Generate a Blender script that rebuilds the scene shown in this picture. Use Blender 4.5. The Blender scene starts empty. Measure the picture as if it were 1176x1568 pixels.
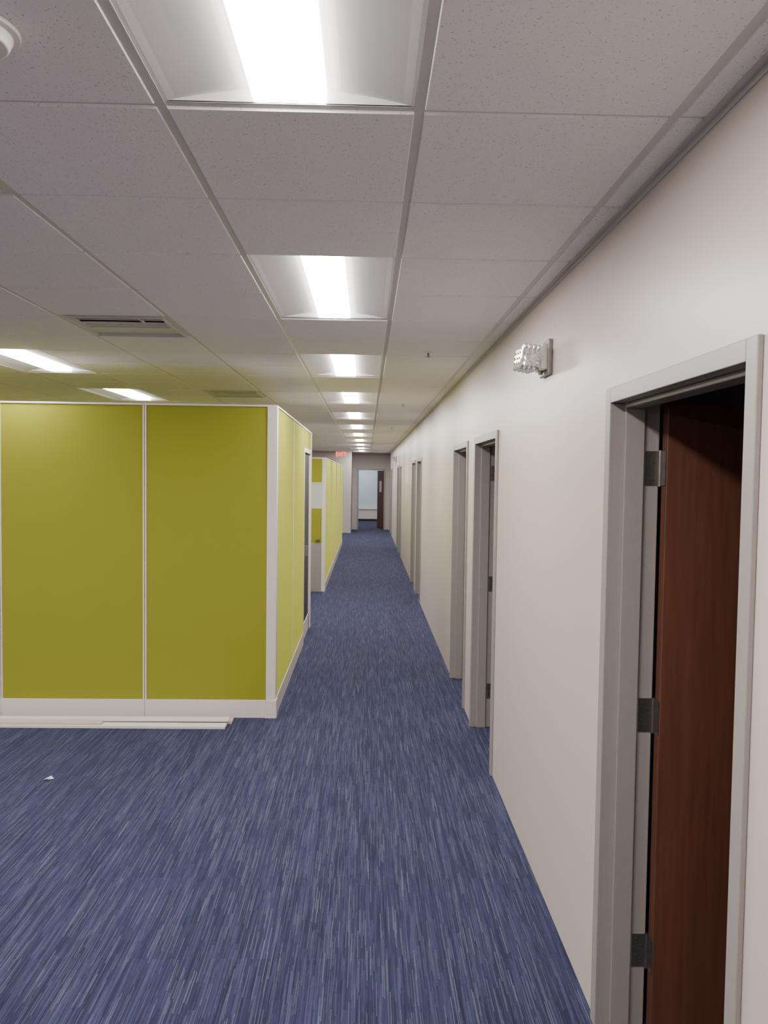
import bpy, math, random
from mathutils import Matrix, Vector
random.seed(4)
S = bpy.context.scene
XW = 0.8155      # right wall face
WT = 0.14        # wall thickness
HC = 2.743       # ceiling
G = 0.6096

# ---------------------------------------------------------------- materials
def base_mat(name, col, rough=0.6, metal=0.0, spec=0.5):
    m = bpy.data.materials.new(name); m.use_nodes = True
    b = m.node_tree.nodes["Principled BSDF"]
    b.inputs["Base Color"].default_value = col
    b.inputs["Roughness"].default_value = rough
    b.inputs["Metallic"].default_value = metal
    b.inputs["Specular IOR Level"].default_value = spec
    return m

def N(m, t, **kw):
    n = m.node_tree.nodes.new(t)
    for k, v in kw.items(): setattr(n, k, v)
    return n

def L(m, a, b): m.node_tree.links.new(a, b)

def noisy(name, col, rough=0.6, scale=40, amt=0.08, bump=0.0, stretch=(1,1,1), spec=0.5, metal=0.0, detail=4):
    m = base_mat(name, col, rough, metal, spec)
    b = m.node_tree.nodes["Principled BSDF"]
    g = N(m, "ShaderNodeNewGeometry")
    mp = N(m, "ShaderNodeMapping"); mp.inputs["Scale"].default_value = stretch
    L(m, g.outputs["Position"], mp.inputs["Vector"])
    n = N(m, "ShaderNodeTexNoise"); n.inputs["Scale"].default_value = scale; n.inputs["Detail"].default_value = detail
    L(m, mp.outputs[0], n.inputs["Vector"])
    r = N(m, "ShaderNodeValToRGB")
    r.color_ramp.elements[0].position = 0.3; r.color_ramp.elements[1].position = 0.7
    r.color_ramp.elements[0].color = tuple(c*(1-amt) for c in col[:3])+(1,)
    r.color_ramp.elements[1].color = tuple(min(1, c*(1+amt)) for c in col[:3])+(1,)
    L(m, n.outputs["Fac"], r.inputs[0]); L(m, r.outputs[0], b.inputs["Base Color"])
    if bump:
        bp = N(m, "ShaderNodeBump"); bp.inputs["Strength"].default_value = bump; bp.inputs["Distance"].default_value = 0.002
        L(m, n.outputs["Fac"], bp.inputs["Height"]); L(m, bp.outputs[0], b.inputs["Normal"])
    return m

def emis(name, col, s):
    m = bpy.data.materials.new(name); m.use_nodes = True
    nt = m.node_tree; nt.nodes.remove(nt.nodes["Principled BSDF"])
    e = nt.nodes.new("ShaderNodeEmission"); e.inputs[0].default_value = col; e.inputs[1].default_value = s
    nt.links.new(e.outputs[0], nt.nodes["Material Output"].inputs[0])
    return m

M = {}
M['wall'] = noisy("wall_paint_greige", (0.575, 0.492, 0.440, 1), 0.36, 220, 0.012, 0.08, spec=0.5)
M['endwall'] = noisy("wall_paint_grey", (0.44, 0.40, 0.37, 1), 0.6, 200, 0.02, 0.1)
M['bluewall'] = noisy("wall_paint_blue", (0.45, 0.55, 0.62, 1), 0.6, 200, 0.02)
M['frame'] = noisy("door_frame_enamel", (0.30, 0.272, 0.25, 1), 0.35, 30, 0.02)
M['wood'] = noisy("door_veneer", (0.115, 0.042, 0.023, 1), 0.5, 9, 0.15, 0.03, stretch=(6, 6, 0.35), spec=0.4)
M['steel'] = noisy("hinge_steel", (0.24, 0.22, 0.20, 1), 0.35, 60, 0.1, metal=0.9)
M['darkmetal'] = noisy("dark_metal", (0.03, 0.03, 0.03, 1), 0.5, 60, 0.1)
M['green'] = noisy("panel_fabric_chartreuse", (0.275, 0.278, 0.032, 1), 0.85, 900, 0.10, 0.25, spec=0.12)
gb = M['green'].node_tree.nodes["Principled BSDF"]
gb.inputs["Sheen Weight"].default_value = 0.40; gb.inputs["Sheen Roughness"].default_value = 0.35; gb.inputs["Sheen Tint"].default_value = (0.60, 0.64, 0.10, 1)
M['white'] = noisy("white_trim_paint", (0.70, 0.64, 0.59, 1), 0.4, 30, 0.02)
M['beige'] = noisy("beige_trim", (0.58, 0.51, 0.41, 1), 0.5, 12, 0.06)
M['tee'] = noisy("grid_enamel", (0.62, 0.61, 0.60, 1), 0.4, 30, 0.02)
M['refl'] = noisy("troffer_reflector", (0.82, 0.80, 0.79, 1), 0.6, 30, 0.01, spec=0.3)
M['lens'] = emis("troffer_lens", (1.0, 0.96, 0.935, 1), 31)
M['lens_side'] = emis("troffer_lens_edge", (1.0, 0.96, 0.935, 1), 6.0)
M['plastic'] = noisy("white_plastic", (0.78, 0.76, 0.73, 1), 0.35, 30, 0.02)
M['black'] = noisy("black_void", (0.012, 0.012, 0.012, 1), 0.9, 30, 0.1)
M['red'] = emis("exit_red", (1.0, 0.03, 0.02, 1), 1.6)
M['glass'] = noisy("frosted_glazing", (0.55, 0.58, 0.50, 1), 0.2, 20, 0.02)
M['chrome'] = base_mat("lamp_reflector_chrome", (0.85, 0.85, 0.85, 1), 0.12, 1.0)
mm = base_mat("prismatic_lens", (0.95, 0.95, 0.95, 1), 0.04); mm.node_tree.nodes["Principled BSDF"].inputs["Transmission Weight"].default_value = 0.85
M['prism'] = mm

def tile_mat():
    col = (0.93, 0.91, 0.90, 1)
    m = base_mat("acoustic_tile", col, 0.9, spec=0.2)
    b = m.node_tree.nodes["Principled BSDF"]
    g = N(m, "ShaderNodeNewGeometry")
    n = N(m, "ShaderNodeTexNoise"); n.inputs["Scale"].default_value = 170; n.inputs["Detail"].default_value = 3
    L(m, g.outputs["Position"], n.inputs["Vector"])
    r = N(m, "ShaderNodeValToRGB")
    r.color_ramp.elements[0].position = 0.29; r.color_ramp.elements[0].color = (0.55, 0.53, 0.50, 1)
    r.color_ramp.elements[1].position = 0.38; r.color_ramp.elements[1].color = col
    L(m, n.outputs["Fac"], r.inputs[0]); L(m, r.outputs[0], b.inputs["Base Color"])
    bp = N(m, "ShaderNodeBump"); bp.inputs["Strength"].default_value = 0.12; bp.inputs["Distance"].default_value = 0.002
    L(m, n.outputs["Fac"], bp.inputs["Height"]); L(m, bp.outputs[0], b.inputs["Normal"])
    return m
M['tile'] = tile_mat()

def carpet_mat():
    m = base_mat("striped_blue_carpet", (0.1, 0.1, 0.2, 1), 0.95, spec=0.1)
    b = m.node_tree.nodes["Principled BSDF"]
    b.inputs["Sheen Weight"].default_value = 0.10; b.inputs["Sheen Tint"].default_value = (0.55, 0.6, 1.0, 1)
    g = N(m, "ShaderNodeNewGeometry"); sp = N(m, "ShaderNodeSeparateXYZ"); L(m, g.outputs["Position"], sp.inputs[0])
    def math_(op, a, c=None):
        n = N(m, "ShaderNodeMath", operation=op)
        for i, v in enumerate((a, c)):
            if v is None: continue
            if isinstance(v, (int, float)): n.inputs[i].default_value = v
            else: L(m, v, n.inputs[i])
        return n.outputs[0]
    X, Y = sp.outputs[0], sp.outputs[1]
    ty = math_('FLOOR', math_('DIVIDE', math_('SUBTRACT', Y, 4.16), 0.61))
    def streak(w, seg, seed, tiled):
        col = math_('FLOOR', math_('DIVIDE', X, w))
        wn = N(m, "ShaderNodeTexWhiteNoise", noise_dimensions='3D')
        cb = N(m, "ShaderNodeCombineXYZ"); L(m, col, cb.inputs[0]); cb.inputs[2].default_value = seed
        if tiled: L(m, ty, cb.inputs[1])
        L(m, cb.outputs[0], wn.inputs["Vector"])
        s = math_('FLOOR', math_('DIVIDE', math_('ADD', Y, math_('MULTIPLY', wn.outputs["Value"], seg)), seg))
        cb2 = N(m, "ShaderNodeCombineXYZ"); L(m, col, cb2.inputs[0]); L(m, s, cb2.inputs[1])
        if tiled: L(m, ty, cb2.inputs[2])
        wn2 = N(m, "ShaderNodeTexWhiteNoise", noise_dimensions='3D'); L(m, cb2.outputs[0], wn2.inputs["Vector"])
        return wn2.outputs["Value"]
    a = streak(0.0026, 0.14, 1.0, False)
    c = streak(0.0065, 0.28, 7.0, False)
    d = streak(0.0150, 0.61, 3.0, True)
    hi = math_('POWER', streak(0.0034, 0.18, 11.0, False), 8.0)
    v = math_('ADD', math_('ADD', math_('MULTIPLY', a, 0.40), math_('MULTIPLY', c, 0.34)), math_('MULTIPLY', d, 0.26))
    r = N(m, "ShaderNodeValToRGB"); cr = r.color_ramp
    cr.elements[0].position = 0.15; cr.elements[0].color = (0.0145, 0.0155, 0.034, 1)
    cr.elements[1].position = 0.90; cr.elements[1].color = (0.052, 0.058, 0.112, 1)
    e = cr.elements.new(0.5); e.color = (0.024, 0.0265, 0.062, 1)
    L(m, v, r.inputs[0])
    mix = N(m, "ShaderNodeMix", data_type='RGBA'); L(m, math_('MULTIPLY', hi, 0.55), mix.inputs[0])
    L(m, r.outputs[0], mix.inputs[6]); mix.inputs[7].default_value = (0.15, 0.155, 0.19, 1)
    n = N(m, "ShaderNodeTexNoise"); n.inputs["Scale"].default_value = 420; L(m, g.outputs["Position"], n.inputs["Vector"])
    mr = N(m, "ShaderNodeMapRange"); mr.inputs[3].default_value = 0.65; mr.inputs[4].default_value = 1.35
    L(m, n.outputs["Fac"], mr.inputs[0])
    mx = N(m, "ShaderNodeVectorMath", operation='SCALE'); L(m, mix.outputs[2], mx.inputs[0]); L(m, mr.outputs[0], mx.inputs["Scale"])
    L(m, mx.outputs[0], b.inputs["Base Color"])
    bp = N(m, "ShaderNodeBump"); bp.inputs["Strength"].default_value = 0.4; bp.inputs["Distance"].default_value = 0.003
    L(m, n.outputs["Fac"], bp.inputs["Height"]); L(m, bp.outputs[0], b.inputs["Normal"])
    return m
M['carpet'] = carpet_mat()

# ---------------------------------------------------------------- mesh builder
class MB:
    def __init__(s): s.v = []; s.f = []; s.m = []; s.mats = []
    def mi(s, k):
        if k not in s.mats: s.mats.append(k)
        return s.mats.index(k)
    def face(s, pts, k):
        i = len(s.v); s.v += [Vector(p) for p in pts]; s.f.append(list(range(i, i+len(pts)))); s.m.append(s.mi(k))
    def box(s, x0, x1, y0, y1, z0, z1, k, rot=None):
        p = [Vector((x, y, z)) for z in (z0, z1) for y in (y0, y1) for x in (x0, x1)]
        if rot:
            c, R = rot; c = Vector(c); p = [R @ (q-c)+c for q in p]
        i = len(s.v); s.v += p
        for f in ((0,2,3,1),(4,5,7,6),(0,1,5,4),(2,6,7,3),(0,4,6,2),(1,3,7,5)):
            s.f.append([i+j for j in f]); s.m.append(s.mi(k))
    def cyl(s, c, axis, r0, r1, h, k, n=24, cap=True):
        c = Vector(c); a = Vector(axis).normalized()
        u = a.orthogonal().normalized(); w = a.cross(u)
        i = len(s.v)
        for (r, t) in ((r0, 0), (r1, h)):
            for j in range(n):
                th = 2*math.pi*j/n
                s.v.append(c + a*t + u*(r*math.cos(th)) + w*(r*math.sin(th)))
        for j in range(n):
            k2 = (j+1) % n
            s.f.append([i+j, i+k2, i+n+k2, i+n+j]); s.m.append(s.mi(k))
        if cap:
            s.f.append([i+j for j in range(n)][::-1]); s.m.append(s.mi(k))
            s.f.append([i+n+j for j in range(n)]); s.m.append(s.mi(k))
    def facets(s, o, eu, ev, en, nu, nv, h, k):
        o, eu, ev, en = Vector(o), Vector(eu), Vector(ev), Vector(en)
        for a in range(nu):
            for c in range(nv):
                p = [o+eu*((a+da)/nu)+ev*((c+dc)/nv) for da, dc in ((0,0),(1,0),(1,1),(0,1))]
                t = o+eu*((a+.5)/nu)+ev*((c+.5)/nv)+en*h
                for q in range(4): s.face([p[q], p[(q+1) % 4], t], k)
    def obj(s, name, parent=None, bevel=0, smooth=False):
        me = bpy.data.meshes.new(name)
        if parent: o0 = parent.location.copy()
        else:
            xs = [v.x for v in s.v]; ys = [v.y for v in s.v]; zs = [v.z for v in s.v]
            o0 = Vector(((min(xs)+max(xs))/2, (min(ys)+max(ys))/2, min(zs)))
        me.from_pydata([tuple(v-o0) for v in s.v], [], s.f)
        for k in s.mats: me.materials.append(M[k])
        for p, mi in zip(me.polygons, s.m): p.material_index = mi; p.use_smooth = smooth
        me.update()
        o = bpy.data.objects.new(name, me); S.collection.objects.link(o)
        if parent: o.parent = parent
        else: o.location = o0
        if bevel:
            b = o.modifiers.new("bevel", 'BEVEL'); b.width = bevel; b.segments = 2; b.limit_method = 'ANGLE'
        return o

def empty(name, loc):
    e = bpy.data.objects.new(name, None); e.location = loc; e.empty_display_size = 0.1
    S.collection.objects.link(e); return e

# ---------------------------------------------------------------- layout
XL, Y0, YE, YR = -7.5, -3.0, 26.0, 27.8
XO = 4.3
OPW, FH = 0.915, 2.134
doors = [1.64]
for k in range(4):
    doors += [4.85+6.7*k, 6.27+6.7*k] if 6.27+6.7*k+1 < 27.5 else [4.85+6.7*k]

b = MB(); b.face([(XL-.1, Y0-.1, 0), (XO+.1, Y0-.1, 0), (XO+.1, 34.2, 0), (XL-.1, 34.2, 0)], 'carpet'); b.obj("floor")

b = MB(); y = Y0
for d in doors:
    b.box(XW, XW+WT, y, d-.01, 0, HC, 'wall')
    b.box(XW, XW+WT, d-.01, d+OPW+.01, FH+.01, HC, 'wall')
    y = d+OPW+.01
b.box(XW, XW+WT, y, YR, 0, HC, 'wall'); b.obj("wall_right")
b = MB(); b.box(XL-.1, XL, Y0, YE, 0, HC, 'wall'); b.obj("wall_left")
b = MB(); b.box(XL, XO, Y0-.1, Y0, 0, HC, 'wall'); b.obj("wall_back")
b = MB(); b.box(XL, -.53, YE, YE+.14, 0, HC, 'endwall'); b.box(-.67, -.53, YE+.14, YR, 0, HC, 'endwall'); b.obj("wall_end")
dx0, dx1 = -.30, .61
b = MB()
b.box(-3.2, dx0-.01, YR, YR+WT, 0, HC, 'endwall'); b.box(dx1+.01, 3.2, YR, YR+WT, 0, HC, 'endwall')
b.box(dx0-.01, dx1+.01, YR, YR+WT, FH+.01, HC, 'endwall'); b.obj("wall_recess")
b = MB(); b.box(-3.2, 3.2, 33.8, 33.9, 0, HC, 'bluewall'); b.obj("wall_far")
b = MB(); b.box(-3.3, -3.2, YR, 33.9, 0, HC, 'bluewall'); b.obj("wall_far_left")
b = MB(); b.box(3.2, 3.3, YR+WT, 33.9, 0, HC, 'bluewall'); b.obj("wall_far_right")
b = MB(); b.box(-2.2, 2.2, 33.38, 33.79, 0.0, .08, 'darkmetal'); b.box(-2.2, 2.2, 33.33, 33.79, .08, .50, 'white'); b.box(-2.22, 2.22, 33.30, 33.79, .50, .54, 'white')
b.obj("low_cabinet", bevel=.004)
b = MB(); b.box(-3.2, 3.2, YR+WT, 33.8, HC, HC+.05, 'tile'); b.obj("ceiling_far_room")
b = MB(); b.box(XO, XO+.1, Y0, YR, 0, HC, 'wall')
for yy in (3.7, 6.005, 9.36, 12.705, 16.05, 19.405, 22.75, 26.1):
    b.box(XW+WT, XO, yy, yy+.1 if abs(yy-6.005) > 1 else yy+.07, 0, HC, 'wall')
b.obj("wall_office")
b = MB(); b.box(XW+WT, XO, Y0, YR, HC, HC+.05, 'tile'); b.obj("ceiling_office")

# ---------------------------------------------------------------- ceiling tiles & grid
gx = [0.114 - G*i for i in range(-1, 13)]
gx = sorted([x for x in gx if x > XL])
yb = 1.87 - G*8
gy = [yb+G*i for i in range(0, 60) if yb+G*i < YR]
gy = [v for v in gy if v > Y0]
xe = [XL]+gx+[XW]; ye = [Y0]+gy+[YR]
trof = set(); trofs = []
def near(a, v): return min(range(len(a)), key=lambda i: abs(a[i]-v))
cols = {-.496: range(-1, 11), -2.934: range(-1, 10), -5.373: range(0, 10, 1)}
for xc, ks in cols.items():
    i = near(xe, xc)
    for k in ks:
        yend = 1.87+4*G*k
        if yend > YR-.3: continue
        if xc < -1 and yend > YE: continue
        j = near(ye, yend)
        trof |= {(i, j-1), (i, j-2)}; trofs.append((xe[i], ye[j-2]))
diff = set(); diffs = []
for (x, yv) in ((-1.715, 1.87), (-1.715, 4.31), (-1.715, 7.966), (-1.715, 14.06)):
    i = near(xe, x); j = near(ye, yv); diff.add((i, j)); diffs.append((xe[i], ye[j]))
ZT = HC+.007
b = MB()
for i in range(len(xe)-1):
    for j in range(len(ye)-1):
        if (i, j) in trof or (i, j) in diff: continue
        a0, a1, c0, c1 = xe[i]+.009, xe[i+1]-.009, ye[j]+.007, ye[j+1]-.007
        if a1-a0 < .02 or c1-c0 < .02: continue
        t = .005
        O = [(a0, c0), (a1, c0), (a1, c1), (a0, c1)]; I = [(a0+t, c0+t), (a1-t, c0+t), (a1-t, c1-t), (a0+t, c1-t)]
        b.face([(p[0], p[1], HC) for p in I][::-1], 'tile')
        for q in range(4):
            r = (q+1) % 4
            b.face([(O[q][0], O[q][1], ZT), (O[r][0], O[r][1], ZT), (I[r][0], I[r][1], HC), (I[q][0], I[q][1], HC)], 'tile')
b.obj("ceiling")
b = MB()
for x in gx: b.box(x-.012, x+.012, Y0, YR, ZT-.003, ZT+.03, 'tee')
for yv in gy:
    for i in range(len(xe)-1):
        jj = near(ye, yv)
        if (i, jj) in trof and (i, jj-1) in trof:
            if not any(abs(t[0]-xe[i]) < .01 and abs(t[1]-yv) < .01 for t in trofs) and not any(abs(t[0]-xe[i]) < .01 and abs(t[1]+2*G-yv) < .01 for t in trofs):
                continue
        b.box(xe[i]+.012, xe[i+1]-.012, yv-.0115, yv+.0115, ZT-.001, ZT+.028, 'tee')
b.obj("ceiling_grid")
b = MB(); b.box(XW-.022, XW-.0005, Y0, YR, HC-.004, HC+.006, 'tee'); b.box(XW-.004, XW-.0005, Y0, YR, HC-.02, HC, 'tee'); b.obj("trim_1")

# ---------------------------------------------------------------- troffers
LW = .084
def troffer(x, yv, z=ZT):
    cx = x+G/2; y0, y1 = yv+.013, yv+2*G-.013; hw = G/2-.013
    e = empty("troffer_light", (cx, (y0+y1)/2, z))
    b = MB()
    for (ya, yc) in ((yv+.0118, y0), (y1, yv+2*G-.0118)): b.box(cx-hw, cx+hw, ya, yc, z-.001, z+.002, 'refl')
    prof = [(LW+.003, .034), (.10, .033), (.12, .029), (.15, .025), (.18, .021), (.21, .0165), (.24, .011), (.265, .006), (hw-.008, .001), (hw, 0)]
    for sgn in (1, -1):
        P = [(cx+sgn*px, z+pz) for px, pz in prof]
        for k in range(len(P)-1):
            f = [(P[k][0], y0, P[k][1]), (P[k+1][0], y0, P[k+1][1]), (P[k+1][0], y1, P[k+1][1]), (P[k][0], y1, P[k][1])]
            b.face(f if sgn > 0 else f[::-1], 'refl')
            for yy in (y0, y1):
                b.face([(P[k][0], yy, z-.0005), (P[k+1][0], yy, z-.0005), (P[k+1][0], yy, P[k+1][1]), (P[k][0], yy, P[k][1])], 'refl')
    for yy in (y0, y1): b.face([(cx-LW-.003, yy, z), (cx+LW+.003, yy, z), (cx+LW+.003, yy, z+.04), (cx-LW-.003, yy, z+.04)], 'refl')
    b.box(cx-hw, cx+hw, y0-.001, y1+.001, z+.038, z+.09, 'refl')
    b.obj("housing", e)
    b = MB()
    l = LW; ya, yc = y0+.006, y1-.002
    b.face([(cx-l, ya, z+.001), (cx-l, yc, z+.001), (cx+l, yc, z+.001), (cx+l, ya, z+.001)], 'lens')
    for s in (-1, 1):
        f = [(cx+s*l, ya, z+.001), (cx+s*l, yc, z+.001), (cx+s*l, yc, z+.034), (cx+s*l, ya, z+.034)]
        b.face(f if s < 0 else f[::-1], 'lens_side')
    b.obj("lens", e)
for t in trofs: troffer(*t)
troffer(-.5, 29.5, HC-.045); troffer(-.5, 31.9, HC-.045)

# ---------------------------------------------------------------- diffusers
for (x, yv) in diffs:
    b = MB(); x0, x1, c0, c1 = x+.012, x+G-.012, yv+.012, yv+G-.012
    z = ZT
    b.box(x0, x1, c0, c1, z+.05, z+.055, 'black')
    b.box(x0, x0+.003, c0, c1, z, z+.05, 'black'); b.box(x1-.003, x1, c0, c1, z, z+.05, 'black')
    s0, s1 = c0+.05, c0+.20
    b.box(x0, x1, c0, s0, z-.002, z+.004, 'tee'); b.box(x0, x1, s1, c1, z-.002, z+.004, 'tee')
    b.box(x0, x0+.05, s0, s1, z-.002, z+.004, 'tee'); b.box(x1-.05, x1, s0, s1, z-.002, z+.004, 'tee')
    for q in (.5,):
        yy = s0+(s1-s0)*q; b.box(x0+.05, x1-.05, yy-.004, yy+.004, z-.003, z+.008, 'tee')
    xm = x0+(x1-x0)*.70; b.box(xm-.006, xm+.006, s0, s1, z-.003, z+.006, 'tee')
    b.box(x0+.02, x1-.02, c0+.012, c0+.024, z-.014, z-.002, 'tee'); b.box(x0+.02, x1-.02, c1-.032, c1-.02, z-.018, z-.002, 'tee')
    b.box(x0+.02, x0+.032, c0+.024, c1-.032, z-.014, z-.002, 'tee'); b.box(x1-.032, x1-.02, c0+.024, c1-.032, z-.014, z-.002, 'tee')
    b.box(x0+.06, x1-.06, s1+.05, s1+.058, z-.008, z-.002, 'tee'); b.box(x0+.06, x1-.06, s1+.12, s1+.128, z-.008, z-.002, 'tee')
    b.obj("air_diffuser", bevel=.001)

for (x, yv) in ((.41, 5.35), (.41, 9.1), (.41, 13.4), (-3.3, 2.9)):
    b = MB(); b.cyl((x, yv, HC), (0, 0, -1), .035, .028, .006, 'plastic')
    b.cyl((x, yv, HC-.004), (0, 0, -1), .007, .007, .028, 'steel', 12)
    b.cyl((x, yv, HC-.03), (0, 0, -1), .015, .015, .003, 'steel', 16)
    b.obj("sprinkler_head")
b = MB(); c = (-.775, 1.56, HC)
b.cyl(c, (0, 0, -1), .085, .085, .012, 'plastic', 40); b.cyl((c[0], c[1], HC-.012), (0, 0, -1), .072, .062, .022, 'plastic', 40)
b.cyl((c[0], c[1], HC-.034), (0, 0, -1), .045, .034, .012, 'plastic', 40)
b.obj("smoke_detector", bevel=.003)

# ---------------------------------------------------------------- doors in right wall
def door(n, d, ang=90):
    y0, y1 = d, d+OPW
    e = empty("door_%d" % n, (XW+WT/2, (y0+y1)/2, 0))
    b = MB(); fw = .05; pj = .014
    X0, X1 = XW-pj, XW+WT+pj
    for (a, c) in ((y0-fw, y0), (y1, y1+fw)):
        b.box(X0, XW-.0005, a, c, 0, FH+fw, 'frame'); b.box(XW+WT+.0005, X1, a, c, 0, FH+fw, 'frame')
    b.box(X0, XW-.0005, y0, y1, FH, FH+fw, 'frame'); b.box(XW+WT+.0005, X1, y0, y1, FH, FH+fw, 'frame')
    b.box(X0+.0002, X1-.0002, y0-.008, y0-.0002, 0, FH, 'frame'); b.box(X0+.0002, X1-.0002, y1+.0002, y1+.008, 0, FH, 'frame')
    b.box(X0+.0002, X1-.0002, y0, y1, FH+.0002, FH+.008, 'frame')
    s0, s1 = X0+.048, X1-.055
    b.box(s0, s1, y0-.0002, y0+.016, 0, FH, 'frame'); b.box(s0, s1, y1-.016, y1+.0002, 0, FH, 'frame')
    b.box(s0, s1, y0+.016, y1-.016, FH-.016, FH, 'frame')
    b.obj("frame", e, bevel=.0025)
    px, py = X1+.004, y1-.002
    R = Matrix.Rotation(math.radians(ang-90), 4, 'Z').to_3x3(); c = (px, py, 0)
    b = MB(); b.box(px+.004, px+.004+.90, py-.047, py-.002, .01, FH-.004, 'wood', (c, R)); b.obj("leaf", e, bevel=.002)
    b = MB()
    for z in (.276, 1.09, 1.92):
        b.box(X1-.046, X1-.001, y1-.003, y1, z-.057, z+.057, 'steel')
        b.box(px+.0005, px+.004, py-.044, py-.003, z-.057, z+.057, 'steel', (c, R))
        b.cyl((px-.001, py-.001, z-.06), (0, 0, 1), .0075, .0075, .12, 'steel', 14)
        for (ox, oz) in ((-.034, .04), (-.018, .018), (-.034, -.018), (-.018, -.04)):
            b.cyl((X1+ox, y1-.003, z+oz), (0, -1, 0), .004, .003, .001, 'darkmetal', 8)
    b.obj("hinges", e)
    b = MB()
    for s in (-1, 1):
        yy = py-.047 if s < 0 else py-.002
        b.cyl((px+.84, yy, 1.0), (0, s, 0), .026, .026, .01, 'steel'); b.cyl((px+.84, yy+s*.01, 1.0), (0, s, 0), .01, .01, .035, 'steel', 12)
        b.cyl((px+.845, yy+s*.045, 1.0), (-1, 0, 0), .009, .008, .11, 'steel', 12)
    b.obj("lever_handle", e)
for i, d in enumerate(doors): door(i+1, d)

e = empty("door_%d" % (len(doors)+1), ((dx0+dx1)/2, YR+WT/2, 0))
b = MB()
for (a, c) in ((dx0-.05, dx0), (dx1, dx1+.05)):
    b.box(a, c, YR-.014, YR-.0005, 0, FH+.05, 'frame'); b.box(a, c, YR+WT+.0005, YR+WT+.014, 0, FH+.05, 'frame')
b.box(dx0, dx1, YR-.014, YR-.0005, FH, FH+.05, 'frame')
b.box(dx0-.008, dx0, YR-.013, YR+WT+.013, 0, FH, 'frame'); b.box(dx1, dx1+.008, YR-.013, YR+WT+.013, 0, FH, 'frame'); b.box(dx0, dx1, YR-.013, YR+WT+.013, FH, FH+.008, 'frame')
b.obj("frame", e, bevel=.002)
c = (dx1-.003, YR+WT+.018, 0); R = Matrix.Rotation(math.radians(-76), 4, 'Z').to_3x3()
b = MB(); b.box(c[0]-.90, c[0], c[1], c[1]+.045, .01, FH-.004, 'wood', (c, R)); b.obj("leaf", e, bevel=.002)
b = MB(); b.box(c[0]-.60, c[0]-.30, c[1]-.004, c[1]-.0005, 1.35, 1.75, 'white', (c, R)); b.obj("notice", e)

# ---------------------------------------------------------------- emergency lights
def emergency(yc, zc):
    e = empty("emergency_light", (XW, yc, zc))
    b = MB()
    b.box(XW-.020, XW, yc-.085, yc+.085, zc-.078, zc+.078, 'frame')
    b.box(XW-.045, XW-.018, yc-.070, yc+.070, zc-.055, zc+.060, 'plastic')
    b.obj("backplate", e, bevel=.005)
    for s in (-1, 1):
        ctr = Vector((XW-.088, yc+s*.048, zc+.000))
        R = Matrix.Rotation(math.radians(12*s), 3, 'Z') @ Matrix.Rotation(math.radians(8), 3, 'Y')
        ex, ey, ez = R @ Vector((1,0,0)), R @ Vector((0,1,0)), R @ Vector((0,0,1))
        hw, d = .048, .040
        def P(x, y, z): return ctr+ex*x+ey*y+ez*z
        b = MB(); n = 4; h = .007
        b.facets(P(-d,-hw,-hw), ey*2*hw, ez*2*hw, -ex, n, n, h, 'prism')
        b.facets(P(-d,-hw,-hw), ex*2*d, ez*2*hw, -ey, n, n, h, 'prism')
        b.facets(P(-d,hw,-hw), ex*2*d, ez*2*hw, ey, n, n, h, 'prism')
        b.facets(P(-d,-hw,-hw), ex*2*d, ey*2*hw, -ez, n, n, h*.7, 'prism')
        b.facets(P(-d,-hw,hw), ex*2*d, ey*2*hw, ez, n, n, h*.7, 'prism')
        b.obj("prismatic_head", e)
        b = MB()
        b.cyl(P(d-.012, 0, 0), -ex, .012, .038, .050, 'chrome', 24, cap=False)
        b.cyl(P(d-.02, 0, 0), -ex, .008, .006, .022, 'plastic', 14)
        b.cyl(P(d+.016, 0, 0), -ex, .014, .014, .03, 'plastic', 18)
        b.obj("lamp_reflector", e)
    b = MB(); b.cyl((XW-.034, yc, zc-.050), (0, 0, -1), .012, .010, .022, 'steel', 16); b.obj("test_switch", e)
emergency(3.52, 2.425)
emergency(21.6, 2.40)

# exit sign
e = empty("exit_sign", (-.85, 25.0, HC))
b = MB(); b.box(-1.01, -.69, 24.98, 25.02, HC-.24, HC-.03, 'plastic'); b.box(-.90, -.80, 24.96, 25.04, HC-.03, HC-.001, 'plastic'); b.obj("housing", e, bevel=.006)
t = bpy.data.curves.new("exit_letters", 'FONT'); t.body = "EXIT"; t.size = .17; t.align_x = 'CENTER'; t.align_y = 'CENTER'; t.extrude = .002; t.offset = .003
to = bpy.data.objects.new("letters", t); S.collection.objects.link(to); t.materials.append(M['red'])
to.parent = e; to.location = (0, -.024, -.135); to.rotation_euler = (math.radians(90), 0, 0)

# ---------------------------------------------------------------- cubicle 1
CX, CY, CH, CB, TH = -.69, 5.95, 2.42, .14, .07
def run_panels(b, axis, fixed, a0, a1, H, seams, sw=.014):
    def bx(u0, u1, d0, d1, z0, z1, k):
        if axis == 'x': b.box(u0, u1, fixed+d0, fixed+d1, z0, z1, k)
        else: b.box(fixed-d1, fixed-d0, u0, u1, z0, z1, k)
    edges = [a0]+seams+[a1]
    for p, q in zip(edges[:-1], edges[1:]):
        u0 = p+(sw if p != a0 else 0); u1 = q-(sw if q != a1 else 0)
        bx(u0, u1, .005, TH-.005, CB, H-.014, 'green')
        bx(p+.001, q-.001, .0, TH, .0, CB, 'white')
        bx(p, q, -.002, TH+.002, H-.014, H, 'white')
        if p != a0: bx(p+.0025, p+sw, .001, TH-.001, CB, H-.014, 'white')
        if q != a1: bx(q-sw, q-.0025, .001, TH-.001, CB, H-.014, 'white')
b = MB()
run_panels(b, 'x', CY, -6.1, CX-.075, CH, [-5.0, -3.9, -2.80, -1.700])
b.box(CX-.075, CX, CY-.003, CY+.072, 0, CH, 'white')
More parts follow.
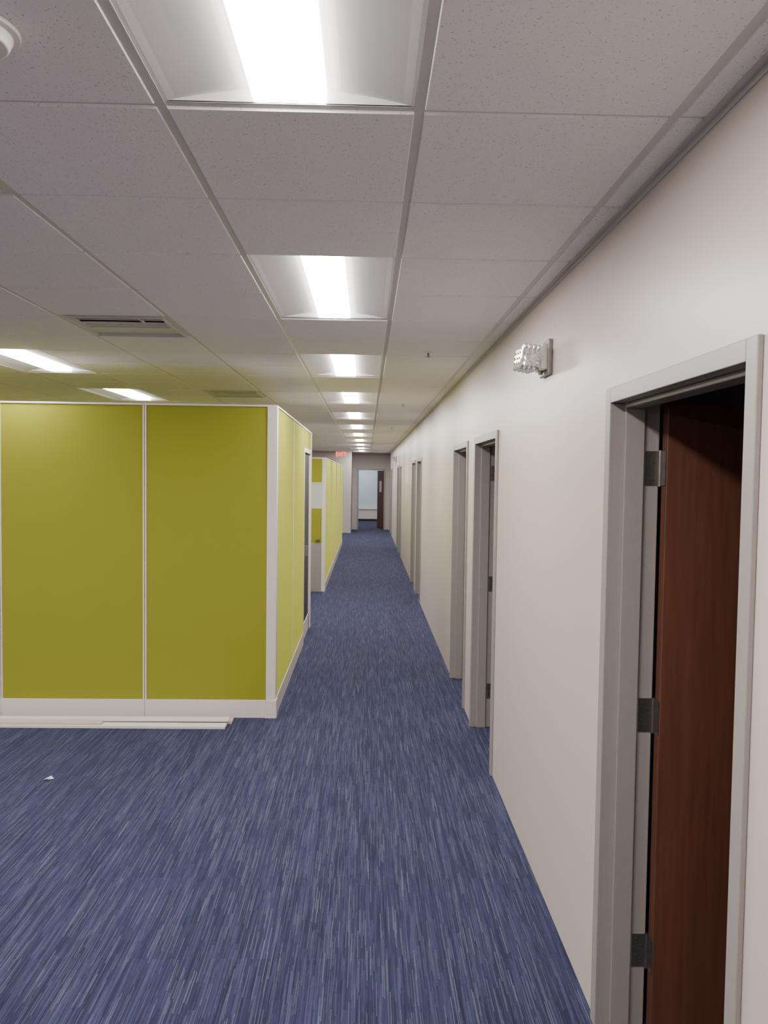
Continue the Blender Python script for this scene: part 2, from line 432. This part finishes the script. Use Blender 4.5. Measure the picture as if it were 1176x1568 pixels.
b.box(CX-.082, CX+.007, CY-.010, CY+.079, 0, CB, 'white')
run_panels(b, 'y', CX, CY+.072, 8.55, CH, [7.35], .006)
b.box(CX-TH, CX, 8.55, 8.61, 0, 2.15, 'white'); b.box(CX-TH, CX, 9.55, 9.67, 0, CH, 'white')
b.box(CX-TH, CX, 8.55, 9.55, 2.15, 2.20, 'white'); b.box(CX-TH+.004, CX-.004, 8.56, 9.55, 2.20, CH-.018, 'green'); b.box(CX-TH-.002, CX+.002, 8.55, 9.55, CH-.018, CH, 'white')
run_panels(b, 'x', 9.60, -6.1, CX-TH, CH, [-5.0, -3.9, -2.80, -1.715])
run_panels(b, 'y', -6.1, CY, 9.67, CH, [7.2, 8.4])
b.obj("cubicle_office", bevel=.002)
b = MB(); b.box(CX-.062, CX-.018, 8.62, 9.54, .01, 2.14, 'darkmetal'); b.box(CX-.060, CX-.012, 8.62, 8.70, .01, 2.14, 'white')
b.box(CX-.060, CX-.012, 9.46, 9.54, .01, 2.14, 'white'); b.box(CX-.060, CX-.012, 8.62, 9.54, .01, .2, 'white'); b.box(CX-.06, CX+.03, 8.72, 8.74, .98, 1.1, 'steel')
b.obj("cubicle_door", bevel=.003)

# ---------------------------------------------------------------- cubicle row 2
C2, Y2, H2 = -.67, 12.6, 2.19
b = MB()
run_panels(b, 'y', C2, Y2+.06, 21.5, H2, [Y2+.06+1.26*k for k in range(1, 7)], .008)
b.box(C2-.06, C2, Y2, Y2+.06, 0, H2, 'white')
X = C2-.06
b.box(X-.30, X, Y2+.003, Y2+.057, 1.78, H2-.018, 'green'); b.box(X-.30, X, Y2, Y2+.06, H2-.018, H2, 'white')
b.box(X-.30, X, Y2+.01, Y2+.05, 1.36, 1.78, 'glass'); b.box(X-.30, X, Y2, Y2+.06, 1.765, 1.785, 'white')
b.box(X-.30, X, Y2+.003, Y2+.057, .80, 1.36, 'green')
b.box(X-.30, X, Y2, Y2+.06, .0, .80, 'frame'); b.box(X-.34, X-.30, Y2, Y2+.06, 0, H2, 'white')
b.box(X-.10, X-.03, Y2-.03, Y2-.012, .83, .86, 'steel'); b.box(X-.04, X-.03, Y2-.03, Y2+.01, .83, .86, 'steel')
run_panels(b, 'x', Y2, -6.1, X-.34, H2, [-4.9, -3.7, -2.5])
run_panels(b, 'x', 21.43, -6.1, C2-TH, H2, [-4.9, -3.7, -2.5])
b.obj("cubicle_partition_row", bevel=.002)

b = MB()
def board(x0, x1, yc, w, z, h, a, k):
    c = ((x0+x1)/2, yc, 0); R = Matrix.Rotation(math.radians(a), 3, 'Z'); b.box(x0, x1, yc-w/2, yc+w/2, z, z+h, k, (c, R))
board(-3.7, -1.00, 5.83, .09, .001, .022, .2, 'beige'); board(-3.75, -1.03, 5.72, .09, .001, .020, -.2, 'white')
board(-3.6, -1.02, 5.80, .07, .024, .018, .25, 'white'); board(-3.9, -1.95, 5.715, .05, .022, .016, .1, 'beige')
b.obj("trim_boards", bevel=.002)

b = MB(); x, yv = -1.93, 4.71
pts = [(x-.03, yv-.01, .004), (x, yv-.018, .014), (x+.025, yv+.004, .006), (x+.01, yv+.02, .018), (x-.02, yv+.018, .004)]
b.face(pts, 'plastic'); b.face([(p[0]*1+.004, p[1]+.003, p[2]*.3+.001) for p in pts], 'plastic'); b.obj("paper_scrap")

# ---------------------------------------------------------------- world & camera
w = bpy.data.worlds.new("world"); S.world = w; w.use_nodes = True
w.node_tree.nodes["Background"].inputs[0].default_value = (.5, .5, .5, 1); w.node_tree.nodes["Background"].inputs[1].default_value = .02

FPX = 1184.0
cam = bpy.data.cameras.new("camera"); co = bpy.data.objects.new("camera", cam); S.collection.objects.link(co)
cam.sensor_fit = 'VERTICAL'; cam.sensor_height = 36; cam.sensor_width = 27; cam.lens = FPX/1568*36; cam.clip_start = .02
th, ph, ro = math.radians(1.287), math.radians(2.549), .013
co.matrix_world = Matrix.Translation((0, 0, 1.878)) @ Matrix.Rotation(-th, 4, 'Z') @ Matrix.Rotation(math.pi/2-ph, 4, 'X') @ Matrix.Rotation(ro, 4, 'Z')
S.camera = co
S.view_settings.view_transform = 'AgX'
S.view_settings.look = 'None'
S.view_settings.exposure = 1.35
